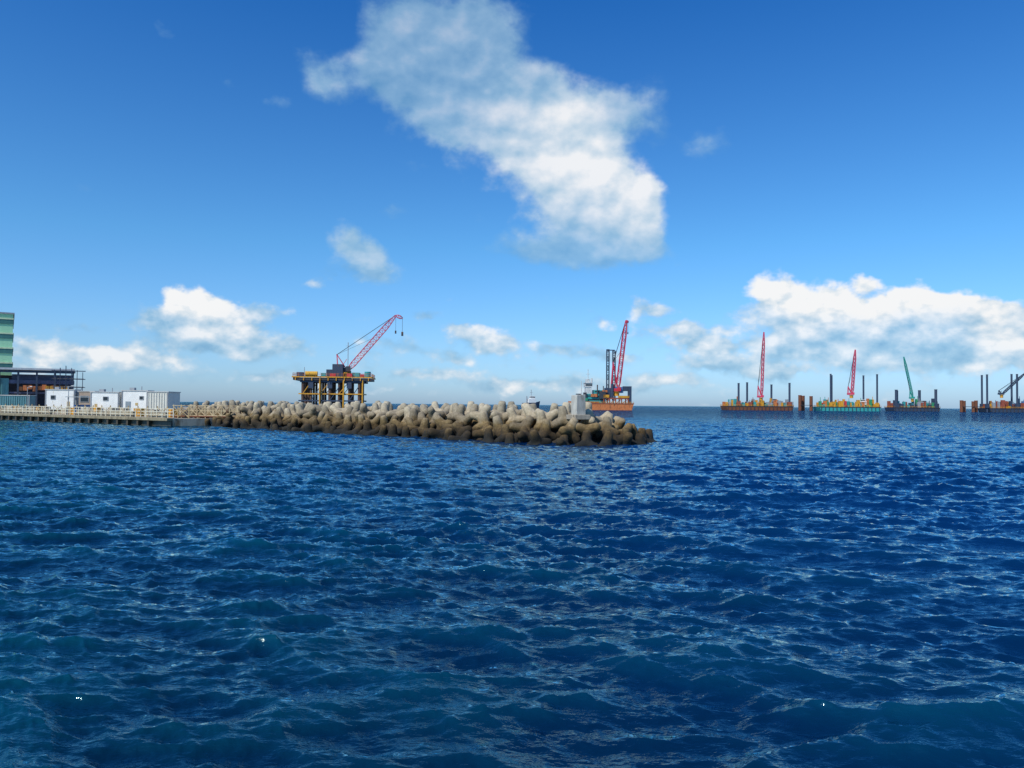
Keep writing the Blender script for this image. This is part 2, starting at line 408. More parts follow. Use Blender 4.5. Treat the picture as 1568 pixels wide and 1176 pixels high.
wh2=paint('cabin_cream',(0.64,0.64,0.57),0.6,var=0.15,rust=0.12,rustcol=(0.4,0.3,0.18))
cabin('site_cabin',-80.0,-74.8,147,1.95,5.6,2.6,wh,[(0.2,2.5,0.8,0.6)],None,rz=0.04,stripe=[(-1.6,1.2,0.5,0.6)])
cabin('site_cabin',-74.3,-69.5,147.4,1.95,5.95,2.6,wh,[(1.3,2.7,0.6,0.5)],-1.2,rz=0.02,stripe=[(0.4,1.5,0.5,0.5)])
cabin('shipping_container',-69.2,-65.3,146.8,1.95,5.75,6.0,wh2,[],None,True,rz=0.05,roofunit=False)
cabin('site_cabin',-100.6,-94.6,167,2.0,6.3,3.0,wh,[(-1.4,2.7,0.8,0.7)],None,rz=0.08,stripe=[(1.8,1.0,0.6,1.6)])
cabin('site_cabin',-94.2,-90.8,168,2.0,6.0,3.0,paint('cabin_tan',(0.35,0.27,0.2),0.6),[(-0.3,2.4,1.6,1.2)],None,rz=0.1,roofunit=False)
cabin('shipping_container',-116,-107.5,172,1.95,5.0,2.6,paint('container_teal',(0.08,0.22,0.25),0.5),[],None,True,rz=0.1,roofunit=False)

sh=empty('open_shelter',(-84.5,152,1.25),0.05)
mb=MB()
for x in(-2.6,2.6):
    for y in(0,3): mb.beam((x,y,0),(x,y,3.4),0.16)
mb.obj('posts',M_grey(),sh); mb=MB(); mb.box(0,1.5,3.5,6,3.8,0.14); mb.obj('roof',paint('roof_sheet',(0.3,0.33,0.34),0.5),sh)
mb=MB(); mb.box(0.4,1.8,1.1,2.4,1.4,1.7); mb.cyl((-1.6,1.5,0.1),(-1.6,1.5,1.9),0.6,14); mb.obj('generator',M_blue(),sh,bevel=0.04)
st=empty('pallet_stacks',(0,0,1.25))
mb=MB(); m2=MB()
for i in range(26):
    p=Aq+(B-Aq)*(0.35+0.64*i/26)-out*(4.3+2*rng.random())
    (mb if i%3 else m2).box(p.x,p.y,0.5+0.25*rng.random(),1.3+rng.random(),1.0,1.0+rng.random()*0.9,math.atan2(d1.y,d1.x)+rng.uniform(-.2,.2))
mb.obj('sacks',paint('sack_beige',(0.42,0.37,0.28),0.9,var=0.4),st,bevel=0.08); m2.obj('crates',M_yel(),st,bevel=0.03)

s=empty('industrial_shed',(-125.0,188.3,1.25),0.5)
mb=MB(); mb.box(0,8,10.4,32,18,0.35); 
for i in range(32): mb.box(-15.6+i*1.0,8,10.64,0.3,18,0.12)
mb.obj('roof',paint('metal_roof',(0.36,0.40,0.42),0.5),s)
mb=MB(); mb.box(0,-1.16,10.45,32.2,0.3,0.5); mb.obj('gutter',paint('gutter_pale',(0.45,0.48,0.5),0.5),s)
mb=MB(); mb.box(0,-0.85,9.8,32,0.3,0.5); mb.obj('fascia',M_navy(),s)
mb=MB(); 
for i in range(9): mb.box(-15.5+i*3.9,-0.6,4.8,0.4,0.4,9.5)
mb.obj('columns',M_navy(),s)
mb=MB(); mb.box(-5,0.2,4.0,14,0.3,8.2)
for i in range(28): mb.box(-11.9+i*0.5,-0.0,4.0,0.16,0.14,8.0)
mb.obj('teal_cladding',paint('teal_cladding',(0.14,0.36,0.36),0.5,var=0.2),s)
mb=MB(); mb.box(0,14,4.6,31,0.3,9.2); mb.obj('rear_wall',paint('shed_dark',(0.07,0.06,0.09),0.7),s)
mb=MB(); mb.box(9,0.8,7.3,14,1.0,0.9); mb.box(9,0.8,4.6,14,1.0,0.4); mb.box(9,2.5,8.5,13,1,1.4); mb.obj('mezzanine_beams',paint('mauve_steel',(0.11,0.12,0.20),0.6),s)
mb=MB()
for i in range(8): mb.box(4.5+i*1.0,0.1,5.6+0.2*(i%3),0.9,1.2,1.0+0.3*(i%2))
mb.obj('stored_crates',M_orange(),s)
mb=MB()
for i in range(5): mb.box(10.2+i*1.0,-0.9,5.6,0.8,0.5,1.5)
mb.obj('yellow_bins',M_yel(),s)
sc=empty('scaffold_tower',(-107.6,187.5,1.25),0.5)
mb=MB()
for i in range(6):
    for y in(0,2.4):
        mb.beam((-3+i*1.2,y,0),(-3+i*1.2,y,11.2-0.5*abs(i-2)),0.13)
    mb.beam((-3+i*1.2,0,2+i%2*2),(-3+i*1.2,2.4,4+i%2*2),0.1)
for z in(2,4,6,8,10):
    for y in(0,2.4): mb.beam((-3.6,y,z),(3.6,y,z),0.12)
for i in range(5):
    mb.beam((-3+i*1.2,0,2*(i%3)+2),(-1.8+i*1.2,0,2*(i%3)+4),0.1)
mb.obj('tubes',M_navy(),sc)
mb=MB(); 
for z in(4.1,6.1,8.1): mb.box(0,1.2,z,6.6,2,0.12)
mb.obj('planks',paint('planks',(0.25,0.2,0.14),0.8),sc)

t=empty('green_process_building',(-143.0,198.8,1.25),0.575)
mb=MB(); mb.box(0,8,12.8,24,16,25.6); mb.obj('walls',paint('pale_green_cladding',(0.36,0.66,0.40),0.6,var=0.1),t)
mb=MB(); mb2=MB(); mb3=MB()
for i in range(6):
    z=4+i*3.9
    mb.box(0,-0.03,z,24.1,0.3,1.1); mb.box(12.0,8,z,0.3,16.1,1.1)
    mb2.box(0,-0.1,z+0.85,24.2,0.35,0.4); mb2.box(12.05,8,z+0.85,0.35,16.2,0.4)
    for k in range(7): mb3.box(-10.5+3*k,-0.2,z,1.6,0.12,0.8)
mb.obj('dark_bands',paint('green_band',(0.05,0.17,0.15),0.5),t); mb2.obj('cream_bands',paint('cream_band',(0.55,0.66,0.42),0.6),t); mb3.obj('windows',M_glass(),t)
mb=MB(); mb.box(0,8,25.8,24.6,16.6,0.4); mb.box(-5,8,27,6,5,2.2); mb.obj('roof_parapet',M_grey(),t)

for (x,y) in((-88,153.5),(-104,166)):
    l=empty('street_lamp',(x,y,1.25)); mb=MB(); mb.cyl((0,0,0),(0,0,5.6),0.09,8,0.06); mb.beam((0,0,5.5),(0.9,-0.3,5.7),0.08); mb.obj('post',M_grey(),l)
    mb=MB(); mb.box(1.0,-0.33,5.68,0.5,0.22,0.12); mb.obj('lantern',M_white(),l)

# ---------------------------------------------------------------- cranes and platforms
def crane(parent,bx,by,bz,tip,w,t,n,mat,gz,mastx,cabcol,jib=None,hook=None,line=0.15):
    mb=MB(); mb.cyl((bx,by,bz-3),(bx,by,bz),w*0.8,14); mb.cyl((bx,by,bz),(bx,by,bz+0.35),w*1.15,16); mb.obj('crane_pedestal',M_yel(),parent)
    mb=MB(); mb.box(bx-w*0.5,by,bz+w*0.7,w*2.6,w*1.6,w*0.9); mb.box(bx+w*0.6,by-w*0.8,bz+w*0.9,w*0.9,w*0.6,w*1.1); mb.obj('crane_machinery_house',cabcol,parent,bevel=0.05)
    mb=MB(); mb.lattice((bx+w*0.3,by,bz+w*0.5),tip,w,n,t); mb.obj('crane_boom',mat,parent)
    mb=MB(); g0=Vector((mastx,by,gz))
    for s_ in(-1,1):
        mb.beam((bx+w*0.4,by+s_*w*0.55,bz+w*0.5),g0+Vector((0,s_*w*0.25,0)),t*1.1); mb.beam((bx-w*1.6,by+s_*w*0.55,bz+w*0.8),g0+Vector((0,s_*w*0.25,0)),t*1.1)
    mb.beam(g0-Vector((0,w*0.4,0)),g0+Vector((0,w*0.4,0)),t*1.4)
    mb.beam((bx-w*0.9,by,bz+w*1.2),(bx+w*0.2,by,bz+w*1.6+0.35*(gz-bz)),t*0.8)
    mb.obj('crane_gantry',mat,parent)
    mb=MB(); tipv=Vector(tip)
    for s_ in(-1,1): mb.beam(g0+Vector((0,s_*w*0.2,0)),tipv+Vector((-w*0.1,s_*w*0.15,0)),line)
    mid=Vector((bx+w*0.3,by,bz+w*0.5)).lerp(tipv,0.55); mb.beam(g0,mid+Vector((-w*0.3,0,w*0.4)),line*0.7)
    if jib:
        j=tipv+Vector(jib); 
        mb.beam(j,j-Vector((0,0,hook)),line); mb.beam(tipv,tipv-Vector((0,0,hook*1.1)),line*0.8)
    mb.obj('crane_wire_ropes',M_dark(),parent)
    if jib:
        mb=MB(); mb.lattice(tipv,tipv+Vector(jib),w*0.6,3,t*0.8); mb.obj('crane_jib',mat,parent)
        mb=MB(); mb.box(j.x,j.y,j.z-hook-0.7,0.8,0.8,1.6); mb.box(tipv.x,tipv.y,tipv.z-hook*1.1-0.5,0.6,0.6,1.2); mb.obj('crane_hook_blocks',M_dark(),parent,bevel=0.1)

P=empty('crane_platform',(-68.7,300,0),math.radians(6))
mb=MB(); 
for x in(-11,-8,-4.5,-1,2.4,6.2,10):
    for y in(-7,0,7):
        mb.cyl((x,y,-6),(x,y,12.6),0.6 if x in(-11,10,-1) else 0.45,12)
mb.obj('piles',paint('pile_brown',(0.10,0.05,0.03),0.7,var=0.4),P)
mb=MB()
for y in(-7.6,7.6):
    for z in(7.4,): mb.beam((-12.5,y,z),(11.5,y,z),0.45)
    xs=[-11,-4.5,2.4,10]
    for a_,b_ in zip(xs[:-1],xs[1:]): mb.beam((a_,y,7.4),((a_+b_)/2,y,12.2),0.25)
for x in(-12.3,11.3,4.2):
    mb.beam((x,-7.6,7.4),(x,7.6,7.4),0.4)
for x in(-4.6,4.2,11.3): mb.cyl((x,-8.3,0),(x,-8.3,12.6),0.3,10)
mb.obj('yellow_bracing',M_yel(),P)
mb=MB()
for y in(-7.6,0,7.6): mb.beam((-12.5,y,4.8),(11.5,y,4.8),0.5); mb.beam((-12,y,12.1),(12,y,12.1),0.7)
for x in(-8,-1,6.2): mb.box(x,-7.5,10.8,1.8,1.0,2.6); mb.beam((x,-7.6,4.8),(x+3.4,-7.6,10),0.3)
mb.obj('dark_bracing',M_navy(),P)
mb=MB(); mb.box(0,0,13.0,29,17,0.9); mb.obj('deck',M_dark(),P)
mb=MB(); mb.box(0,-8.65,13.75,29.6,0.35,0.45); mb.box(0,8.65,13.75,29.6,0.35,0.45); mb.box(-14.8,0,13.75,0.35,17,0.45); mb.box(14.8,0,13.75,0.35,17,0.45)
for i in range(10): mb.box(-13.5+i*3,-8.9,12.9,0.3,0.3,1.0)
mb.obj('edge_girders',M_yel(),P)
mb=MB(); rail(mb,[(-14.6,-8.6,14.0),(14.6,-8.6,14.0),(14.6,8.6,14.0),(-14.6,8.6,14.0),(-14.6,-8.6,14.0)],1.2,0.1,2,2); mb.obj('guard_rail',M_orange(),P)
mb=MB(); mb.cyl((-10.5,-5,15.0),(-6,-5,15.0),1.0,14); mb.obj('yellow_tank',paint('tank_amber',(0.65,0.36,0.02),0.45),P)
mb=MB(); mb.box(1.2,0,16.4,4.0,5,5.2); mb.box(4.6,1,15.2,2.5,4,3.0); mb.box(-2.2,2,15.4,2.4,4,3.2); mb.box(-12.6,-3,14.8,2.4,4,1.7); mb.box(8,0,14.9,3,4,1.8); mb.obj('machinery_cabin',M_navy(),P,bevel=0.08)
mb=MB(); mb.cyl((12.8,-4,14.2),(12.8,-4,16.1),1.2,14); mb.box(8.5,-5,14.9,2.6,2,1.5); mb.box(-3.6,-6,14.7,1.6,1.6,1.3); mb.obj('teal_tanks',M_teal(),P)
mb=MB(); mb.box(6.2,-6.5,14.6,2,1.4,1.2); mb.box(11,-7,14.5,1.5,1.0,1.0); mb.box(0,-6.8,14.5,2.2,1,1.2); mb.obj('red_winches',M_red(),P)
mb=MB(); mb.cyl((4.3,5,14),(4.3,5,28),0.13,8); mb.cyl((-12.5,5,14),(-12.5,5,18),0.1,8); mb.beam((3.5,5,26.6),(5.1,5,26.6),0.12); mb.obj('antenna_mast',M_grey(),P)
crane(P,4.0,0,15.5,(23.0,1.0,38.6),1.9,0.22,16,paint('crane_pink_red',(0.62,0.06,0.10),0.5,rust=0.1),22.8,0.6,M_dark(),jib=(2.6,0,-1.0),hook=5.5,line=0.12)

P=empty('jack_up_vessel',(75.2,650,0),math.radians(5)); s_=0.549
def U(u): return (u-921)*s_
def Zv(v,hz=620.6,ss=0.549): return 4+(hz-v)*ss
mb=MB()
mb.add([(-20,-11,-1),(23,-11,-1),(23,11,-1),(-20,11,-1),(-26,-11,5.2),(25,-11,5.2),(25,11,5.2),(-26,11,5.2)],[(0,3,2,1),(4,5,6,7),(0,1,5,4),(1,2,6,5),(2,3,7,6),(3,0,4,7)])
mb.obj('hull',M_orange(),P)
mb=MB(); mb.box(-0.5,-11.1,5.5,51.5,0.3,0.7); mb.box(9,-5,9.8,22,10,1.0); mb.box(-10,-7,6.3,12,6,1.6); mb.obj('rusty_deck_structure',M_rustred(),P)
mb=MB(); mb.box(-25,-9,6.5,9,3,1.4); mb.box(-21,-8,9.2,7,6,2.6); mb.box(-8,-9.2,12.2,5,1.6,2.4); mb.box(1,-8.6,15.5,4,2,2); mb.obj('bow_platform',M_orange(),P)
mb=MB(); mb.box(-6,-2,9.6,16,12,7.8); mb.box(-3,-2,15,9,9,3.4); mb.obj('deckhouse',M_teal(),P,bevel=0.1)
mb=MB(); mb.box(-1,-9,12.5,5,3,6); mb.box(-15.5,-8,11.5,2.4,3,6); mb.cyl((-5,-8,10),(-5,-8,21),0.5,8); mb.cyl((0,-8,10),(0,-8,20),0.4,8); mb.obj('deck_clutter',M_dark(),P,bevel=0.1)
mb=MB(); mb.box(-12,-3,16,4.6,7,5.5); mb.box(-12,-3,20.6,6.0,8,3.0); mb.box(-12,-3,22.5,6.8,9,0.5); mb.box(-12.5,-3,24.2,3,4,3); mb.cyl((-12,-3,25),(-12,-3,34),0.28,8); mb.box(-12,-3,30,3.2,0.4,0.4); mb.cyl((-9.0,-3,22),(-9.0,-3,26.5),0.7,10); mb.cyl((-18,-5,10),(-18,-5,24),0.35,8); mb.obj('white_bridge',paint('bridge_off_white',(0.55,0.56,0.54),0.5,var=0.15,rust=0.25),P,bevel=0.08)
mb=MB(); mb.box(-12,-7.06,20.8,5.6,0.15,1.3); mb.box(-6,-8.06,11.6,15,0.15,0.9); mb.box(-6,-8.06,8.6,15,0.15,0.9); mb.box(-3,-6.56,15.4,8,0.15,0.9); mb.obj('windows',M_glass(),P)
mb=MB()
for x in(0,5,10,15,20.5):
    for y in(-10,-1): mb.beam((x,y,5),(x,y,9.8),0.8)
for a_,b_ in((0,5),(5,10),(10,15),(15,20.5)): mb.beam((a_,-10,5.2),(b_,-10,9.4),0.5)
mb.obj('red_support_frame',M_rustred(),P)
mb=MB(); mb.box(17,-9,11.2,9,2.5,1.8); mb.box(2,-9.5,11.6,5,2,2.4); mb.box(-20,-9.5,6.8,6,2,1.8); mb.obj('yellow_modules',M_yel(),P)
mb=MB()
mb.lattice((5.2,-1,8),(5.2,-1,Zv(535)),2.0,11,0.5,ends=(1,1)); mb.lattice((10.4,-1,8),(10.4,-1,Zv(537)),2.0,11,0.5,ends=(1,1))
mb.beam((5,-1,Zv(536)),(11,-1,Zv(536)),0.8); mb.box(22.2,-8,12,2.4,4,16); mb.cyl((8,-6,10),(8,-6,22),1.2,10); mb.box(5,-4,14,6,5,9); mb.box(19,-6,18,4,4,4); mb.obj('dark_leg_towers',M_navy(),P)
mb=MB(); mb.box(14,-3,17,7,5,5); mb.obj('winch_house',M_blue(),P,bevel=0.1)
mb=MB(); mb.box(-16,-9,8.8,5,3,2.4); mb.box(-23,-6,6.5,4,8,2.2); mb.obj('green_equipment',M_green(),P)
mb=MB(); rail(mb,[(-26,-11,5.3),(25,-11,5.3)],1.6,0.25,3,2); mb.obj('guard_rail',M_yel(),P)
crane(P,12,-4,15,(U(956.5),-6,Zv(491)),2.9,0.5,18,paint('boom_crimson',(0.55,0.03,0.07),0.5),Zv(555),9.0,M_red(),jib=(1.2,-1,-2.0),hook=8,line=0.3)

def jackup(name,ucen,dist,hull,hullmat,legs,boom,boommat,seed,items,legmat=None,legr=1.1,hz0=612.6,rz=0.0,deckz=4.6,gantry=None,line=0.22):
    rr_=random.Random(seed)
    ss=dist/F; hz=hz0+0.0088*ucen; P=empty(name,((ucen-784)/F*dist,dist,0),rz)
    Zz=lambda v:4+(hz-v)*ss; Ux=lambda u:(u-ucen)*ss
    x0,x1=Ux(hull[0]),Ux(hull[1]); W=x1-x0; cx=(x0+x1)/2; D=22
    mb=MB(); mb.add([(x0+2,-D/2,-1),(x1-1.5,-D/2,-1),(x1-1.5,D/2,-1),(x0+2,D/2,-1),(x0,-D/2,deckz),(x1,-D/2,deckz),(x1,D/2,deckz),(x0,D/2,deckz)],[(0,3,2,1),(4,5,6,7),(0,1,5,4),(1,2,6,5),(2,3,7,6),(3,0,4,7)])
    mb.obj('hull',hullmat,P)
    mb=MB(); mb.box(cx,-D/2-0.15,deckz-0.3,W,0.4,0.7)
    k=int(W/4)
    for i in range(k): mb.box(x0+2+(W-4)*i/(k-1),-D/2-0.3,2.2,0.6,0.5,3.0)
    mb.obj('rubbing_strake',M_dark(),P)
    mb=MB(); mj=MB()
    for (u,vt,side) in legs:
        y=-8.5 if side==0 else 8.5
        mb.cyl((Ux(u),y,-10),(Ux(u),y,Zz(vt)),legr,12); mj.box(Ux(u),y,deckz+2.4,legr*3.4,legr*3.4,4.8)
        mb.cyl((Ux(u),y,Zz(vt)),(Ux(u),y,Zz(vt)+0.5),legr*1.15,12)
    mb.obj('jacking_legs',legmat or M_navy(),P); mj.obj('jacking_houses',items[0],P,bevel=0.15)
    groups={}
    for lo,hi,ya,yb in ((1.5,6.5,-9,-3),(3.0,8.5,-1,6)):
        x=x0+1
        while x<x1-2:
            w_=rr_.uniform(1.4,3.8); h_=rr_.uniform(lo,hi)*(1 if rr_.random()<0.85 else 1.4); mt=rr_.choice(items)
            b=groups.setdefault(mt.name,(MB(),mt))[0]
            b.box(x+w_/2,rr_.uniform(ya,yb),deckz+h_/2,w_*0.9,rr_.uniform(2,4),h_)
            if rr_.random()<0.35: b.cyl((x+w_/2,ya+2,deckz),(x+w_/2,ya+2,deckz+h_+rr_.uniform(1,5)),0.3,8)
            x+=w_*rr_.uniform(0.8,1.5)
    for kx,(b,mt) in groups.items(): b.obj('deck_modules_'+mt.name,mt,P,bevel=0.08)
    mb=MB(); hx=x1-W*0.22; mb.box(hx,4,deckz+3,8,7,6); mb.box(hx,4,deckz+7,5,5,2.2); mb.obj('accommodation_block',M_grey() if seed in(21,31,3) else M_white(),P,bevel=0.1)
    mb=MB()
    for z in(2.2,4.6): mb.box(hx,0.44,deckz+z,7.4,0.12,0.9)
    mb.box(hx,1.44,deckz+7.2,4.4,0.12,1.0); mb.obj('windows',M_glass(),P)
    mb=MB(); rail(mb,[(x0,-D/2+0.2,deckz),(x1,-D/2+0.2,deckz),(x1,D/2-.2,deckz),(x0,D/2-.2,deckz),(x0,-D/2+0.2,deckz)],1.5,0.22,3,2); mb.obj('guard_rail',M_yel(),P)
    ub,vb,ut,vt,w_=boom
    bx=Ux(ub)-w_*0.3
    crane(P,bx,-3,Zz(vb)-w_*0.5,(Ux(ut),-5,Zz(vt)),w_,w_*0.2,int(26*(2.2/w_)),boommat,gantry[1] if gantry else Zz(vb)+0.17*(Zz(vt)-Zz(vb)),Ux(gantry[0]) if gantry else bx-w_*1.5,boommat,jib=None,line=line)
    return P,Ux,Zz
pink=paint('boom_red_pink',(0.62,0.06,0.12),0.5)
jackup('jack_up_barge',1158,850,(1107,1210),M_rust(),[(1127,588,0),(1148,586,1),(1186,589,1),(1205,587,0)],(1165,608,1167.5,509,2.2),pink,3,[M_rustred(),M_orange(),M_teal(),M_rust(),M_yel(),M_grey()],rz=0.03,gantry=None)
jackup('jack_up_barge',1296,850,(1250,1342),M_teal(),[(1268,574,0),(1278.5,575,1),(1327,575,1),(1337.5,574,0)],(1303,604,1307,536,2.3),pink,11,[M_yel(),M_teal(),M_red(),M_green(),M_orange(),M_yel()],rz=-0.03,legr=0.95)
jackup('jack_up_barge',1397,900,(1361,1432),M_navy(),[(1367,598,0),(1379,599,1),(1414,598,1),(1427,597,0)],(1396,610,1381,547,1.9),paint('boom_teal_green',(0.03,0.32,0.26),0.5),21,[M_navy(),M_green(),M_grey(),M_rustred(),M_teal()],legr=1.5)
jackup('jack_up_barge',1548,850,(1506,1592),M_navy(),[(1504.5,575,0),(1511,575,1),(1550,574,0),(1557,573,1)],(1532,604,1566,571,1.9),M_navy(),31,[M_navy(),M_grey(),M_rustred(),M_blue(),M_yel()],legr=1.0)
def piles(ucen,us,dist,vt):
    ss=dist/F; P=empty('steel_pile_cluster',((ucen-784)/F*dist,dist,0)); mb=MB(); m2=MB()
    for i,u in enumerate(us):
        x=(u-ucen)*ss; y=(i%2)*7-3; zt=4+(612.6+0.0088*ucen-vt)*ss
        mb.cyl((x,y,-8),(x,y,zt-(i%3)*0.5),1.75,18); m2.cyl((x,y,zt-(i%3)*0.5-0.2),(x,y,zt-(i%3)*0.5+0.15),1.9,18)
    mb.obj('piles',M_rust(),P); m2.obj('pile_rims',M_rustred(),P)
    mb=MB(); mb.beam(((us[0]-ucen)*ss,-5,6),((us[-1]-ucen)*ss,-5,6),0.5); mb.obj('tie_beam',M_dark(),P)
piles(1232,(1223.5,1232,1240.5),850,605.5)
piles(1485,(1470,1479.5,1488,1498),850,613.5)

P=empty('supply_boat',(19.5,800,0),math.radians(20)); P.scale=(1.0,1.0,1.15)
mb=MB(); mb.add([(-8,-2.6,-0.5),(5,-2.6,-0.5),(9,0,-0.5),(5,2.6,-0.5),(-8,2.6,-0.5),(-8.5,-3,5.0),(5.5,-3,5.4),(10.5,0,6.8),(5.5,3,5.4),(-8.5,3,5.0)],[(4,3,2,1,0),(5,6,7,8,9),(0,1,6,5),(1,2,7,6),(2,3,8,7),(3,4,9,8),(4,0,5,9)]); mb.obj('hull',M_navy(),P)
mb=MB(); mb.box(1,0,7,8,4.6,3.6); mb.box(1.6,0,10,5,3.8,2.6); mb.obj('wheelhouse',M_white(),P,bevel=0.1)
mb=MB(); mb.box(1.6,0,10.3,5.1,3.9,0.8); mb.obj('windows',M_glass(),P)
mb=MB(); mb.cyl((0.5,0,11),(0.5,0,17),0.3,8); mb.beam((-1,0,14.5),(2,0,14.5),0.25); mb.cyl((-4,1,5),(-4,1,11),0.6,8); mb.obj('mast',M_grey(),P)

# ---------------------------------------------------------------- sky
SUN_AZ=math.radians(-140); SUN_EL=math.radians(46)
world=bpy.data.worlds.new('World'); scene.world=world; world.use_nodes=True
nt=world.node_tree; nodes=nt.nodes; links=nt.links
bg=nodes['Background']; bg.inputs['Strength'].default_value=0.1
sky=nodes.new('ShaderNodeTexSky'); sky.sky_type='NISHITA'; sky.sun_disc=False; sky.sun_elevation=SUN_EL; sky.sun_rotation=SUN_AZ; sky.air_density=1.0; sky.dust_density=0.6; sky.ozone_density=2.5
def M(op,a,b=None,c=None,clamp=False): return math_(op,a,b,c,nt,clamp)
def VM(op,a,b=None,scale=None):
    n=nodes.new('ShaderNodeVectorMath'); n.operation=op
    for i,x in enumerate((a,b)):
        if x is None: continue
        if isinstance(x,(tuple,list)): n.inputs[i].default_value=x
        else: links.new(x,n.inputs[i])
    if scale is not None:
        if isinstance(scale,(int,float)): n.inputs['Scale'].default_value=scale
        else: links.new(scale,n.inputs['Scale'])
    return n
tc=nodes.new('ShaderNodeTexCoord'); dirv=VM('NORMALIZE',tc.outputs['Generated']).outputs[0]
sp=nodes.new('ShaderNodeSeparateXYZ'); links.new(dirv,sp.inputs[0])
az=M('ARCTAN2',sp.outputs['X'],sp.outputs['Y']); elv=M('ARCSINE',sp.outputs['Z'])
cb=nodes.new('ShaderNodeCombineXYZ'); links.new(az,cb.inputs[0]); links.new(elv,cb.inputs[1]); AE=cb.outputs[0]
clouds=[ # u,v,ru,rv,weight,brightness
(815,225,62,48,1.0,.78),(880,195,46,46,1.0,1.0),(895,270,70,48,1.05,.90),(962,320,42,46,1.05,.92),(880,335,84,36,.9,.6),(770,160,46,38,.75,.7),
(650,145,80,55,.72,.40),(700,85,95,60,.72,.38),(735,30,60,42,.68,.40),(610,15,80,42,.68,.34),(490,105,42,26,.6,.40),(590,95,45,45,.5,.33),(690,190,50,26,.6,.5),
(950,145,52,42,.6,.40),(890,385,105,22,.9,.22),(1035,210,70,32,.45,.33),(235,35,30,15,.5,.35),(420,155,36,13,.45,.3),(345,120,20,12,.4,.3),(120,285,22,14,.4,.3),(845,120,30,24,.5,.35),
(280,462,34,20,1.2,1.15),(332,478,34,22,1.15,1.05),(330,508,60,20,1.1,.75),(240,492,58,16,.65,.5),(305,530,90,12,.65,.4),(530,368,34,24,.75,.6),(572,396,34,22,.75,.6),(535,418,75,14,.5,.25),(600,325,32,14,.4,.3),
(1190,446,36,19,1.25,1.2),(1236,466,34,22,1.1,1.1),(1288,462,30,22,1.25,1.2),(1340,470,34,18,1.15,1.1),(1400,460,44,18,1.25,1.2),(1452,474,34,18,1.15,1.1),(1512,484,34,22,1.25,1.2),(1555,510,40,30,1.25,1.15),
(1330,430,18,12,.9,1.0),(1290,500,150,20,1.0,.75),(1430,506,130,26,1.05,.55),(1530,548,80,22,1.0,.75),(1400,550,150,16,.8,.5),(1250,535,110,15,.75,.6),(1150,478,50,14,.6,.5),(995,474,34,12,.75,.75),(1040,508,50,13,.85,.75),(1075,532,50,11,.8,.8),(915,488,32,10,.65,.55),
(720,505,28,11,.85,.75),(752,528,36,12,.9,.8),(65,540,40,13,1.0,.95),(165,544,44,12,.95,.9),(220,555,36,11,.9,.85),(1100,560,60,10,.8,.65),(770,588,40,8,.85,.8),(405,480,30,11,.6,.5),(30,572,50,10,.7,.6),(600,530,60,11,.55,.45),(430,528,46,11,.75,.6),(880,588,60,8,.6,.6),(420,580,60,9,.75,.65),(650,572,60,8,.65,.6),(1000,585,60,8,.75,.65),(930,545,50,9,.55,.5),(560,590,50,6,.6,.6),(480,440,26,9,.55,.45),(660,480,26,9,.5,.4),(850,530,34,9,.6,.55),(120,500,34,10,.5,.4),(1190,575,60,8,.7,.65),(690,545,30,8,.7,.6)]
def conv(u,v):
    p=(u-784)/F; q=(612.6+0.0088*u-v)/F
    return math.atan(p),math.atan(q/math.sqrt(1+p*p)),math.cos(math.atan(p))
wn=nodes.new('ShaderNodeTexNoise'); wn.inputs['Scale'].default_value=17; wn.inputs['Detail'].default_value=4; wn.inputs['Roughness'].default_value=0.58; links.new(dirv,wn.inputs['Vector'])
wv=VM('MULTIPLY',VM('SUBTRACT',wn.outputs['Color'],(0.5,0.5,0.5)).outputs[0],(0.065,0.045,0)).outputs[0]
pw=VM('ADD',AE,wv).outputs[0]
s2=VM('MULTIPLY',pw,(1,1,0)).outputs[0]
acc=None; accb=None
for (u,v,ru,rv,w_,b_) in clouds:
    a_,e_,c_=conv(u,v)
    t1=VM('SUBTRACT',s2,(a_,e_,0)).outputs[0]
    t2=VM('MULTIPLY',t1,(F/(ru*c_*c_*1.15),F/(rv*c_*1.15),0)).outputs[0]
    dd=VM('DOT_PRODUCT',t2,t2).outputs['Value']
    ex=M('POWER',0.3679,dd)
    acc=M('MULTIPLY',ex,w_) if acc is None else M('MULTIPLY_ADD',ex,w_,acc)
    accb=M('MULTIPLY',ex,w_*b_) if accb is None else M('MULTIPLY_ADD',ex,w_*b_,accb)
ev=nodes.new('ShaderNodeSeparateXYZ'); links.new(pw,ev.inputs[0])
hq=M('DIVIDE',M('SUBTRACT',ev.outputs['Y'],0.045),0.06); low=M('MULTIPLY',M('POWER',0.3679,M('MULTIPLY',hq,hq)),0.30)
back=M('MULTIPLY',M('SUBTRACT',0.3,sp.outputs['Y'],None,True),1.0)
acc=M('ADD',acc,low); acc=M('ADD',acc,M('MULTIPLY',back,0.45)); accb=M('ADD',accb,M('MULTIPLY',low,0.6)); accb=M('ADD',accb,M('MULTIPLY',back,0.2))
bavg=M('DIVIDE',accb,M('ADD',acc,0.02))
acc=M('MINIMUM',acc,1.3)
def nz_(vec,scale,det,rough,zs):
    fn=nodes.new('ShaderNodeTexNoise'); fn.inputs['Scale'].default_value=scale; fn.inputs['Detail'].default_value=det; fn.inputs['Roughness'].default_value=rough
    links.new(VM('MULTIPLY',vec,(1,1,zs)).outputs[0],fn.inputs['Vector'])
    return fn.outputs['Fac']
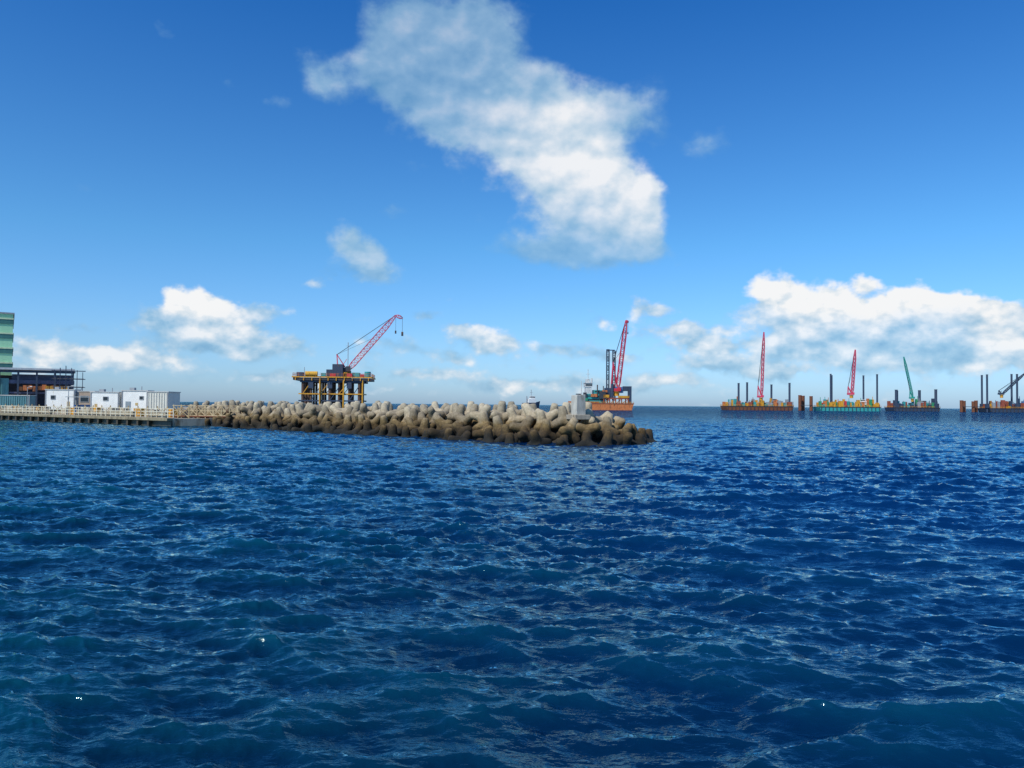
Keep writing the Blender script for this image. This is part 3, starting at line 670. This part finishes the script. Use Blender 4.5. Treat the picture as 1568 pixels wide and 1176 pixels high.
# distant clouds low in the sky have a finer apparent grain than those overhead
hi=nodes.new('ShaderNodeMapRange'); hi.interpolation_type='SMOOTHSTEP'; hi.inputs[1].default_value=0.13; hi.inputs[2].default_value=0.22; links.new(elv,hi.inputs[0])
def fbm(vec,det):
    lo_=nz_(vec,27,det-1,0.56,1.5); up_=nz_(vec,13,det,0.55,1.4)
    return M('ADD',lo_,M('MULTIPLY',M('SUBTRACT',up_,lo_),hi.outputs[0]))
f0=fbm(dirv,7); f1=fbm(VM('ADD',dirv,(-0.009,-0.004,0.013)).outputs[0],3)
D0=M('ADD',acc,M('MULTIPLY',M('SUBTRACT',f0,0.5),1.6))
mr=nodes.new('ShaderNodeMapRange'); mr.interpolation_type='SMOOTHSTEP'; mr.inputs[1].default_value=0.30; mr.inputs[2].default_value=0.88; links.new(D0,mr.inputs[0])
alpha=M('MULTIPLY',mr.outputs[0],M('MULTIPLY_ADD',bavg,0.50,0.50,True))
lit=M('MULTIPLY',M('SUBTRACT',f0,f1),1.5)
shade=M('ADD',M('MULTIPLY_ADD',bavg,1.05,-0.08),lit)
shade=M('ADD',shade,M('MULTIPLY',M('SUBTRACT',D0,0.9),0.12),None,True)
cc=nodes.new('ShaderNodeValToRGB'); e_=cc.color_ramp.elements
e_[0].position=0.05; e_[0].color=(0.17,0.38,0.60,1); e_[1].position=1.0; e_[1].color=(0.94,0.95,0.96,1)
x=e_.new(0.4); x.color=(0.34,0.55,0.73,1)
x=e_.new(0.7); x.color=(0.60,0.73,0.84,1)
links.new(shade,cc.inputs[0])
cc10=VM('SCALE',cc.outputs['Color'],None,9.7).outputs[0]
tint=nodes.new('ShaderNodeValToRGB'); t_=tint.color_ramp.elements
t_[0].position=0.0; t_[0].color=(0.37,0.53,0.86,1); t_[1].position=0.5; t_[1].color=(0.08,0.38,0.74,1)
x=t_.new(0.07); x.color=(0.36,0.55,0.80,1)
x=t_.new(0.2); x.color=(0.26,0.55,0.77,1)
links.new(elv,tint.inputs[0])
skyc=VM('SCALE',VM('MULTIPLY',sky.outputs['Color'],tint.outputs['Color']).outputs[0],None,2.0).outputs[0]
mx=nodes.new('ShaderNodeMix'); mx.data_type='RGBA'; links.new(alpha,mx.inputs[0]); links.new(skyc,mx.inputs[6]); links.new(cc10,mx.inputs[7])
links.new(mx.outputs[2],bg.inputs['Color'])
# sun
sd=bpy.data.lights.new('sun','SUN'); sd.energy=4.2; sd.angle=math.radians(0.5); sd.color=(1.0,0.94,0.84)
so=bpy.data.objects.new('sun',sd); COL.objects.link(so)
v=Vector((math.sin(SUN_AZ)*math.cos(SUN_EL),math.cos(SUN_AZ)*math.cos(SUN_EL),math.sin(SUN_EL)))
so.rotation_euler=v.to_track_quat('Z','Y').to_euler(); so.location=v*100
# camera
cd=bpy.data.cameras.new('camera'); cam=bpy.data.objects.new('camera',cd); COL.objects.link(cam)
cd.sensor_width=36; cd.lens=36*F/1568; cd.clip_end=60000; cd.clip_start=0.1
cam.matrix_world=Matrix.Translation((0,0,H))@Matrix.Rotation(math.radians(90+1.52),4,'X')@Matrix.Rotation(math.radians(0.5),4,'Z')
scene.camera=cam
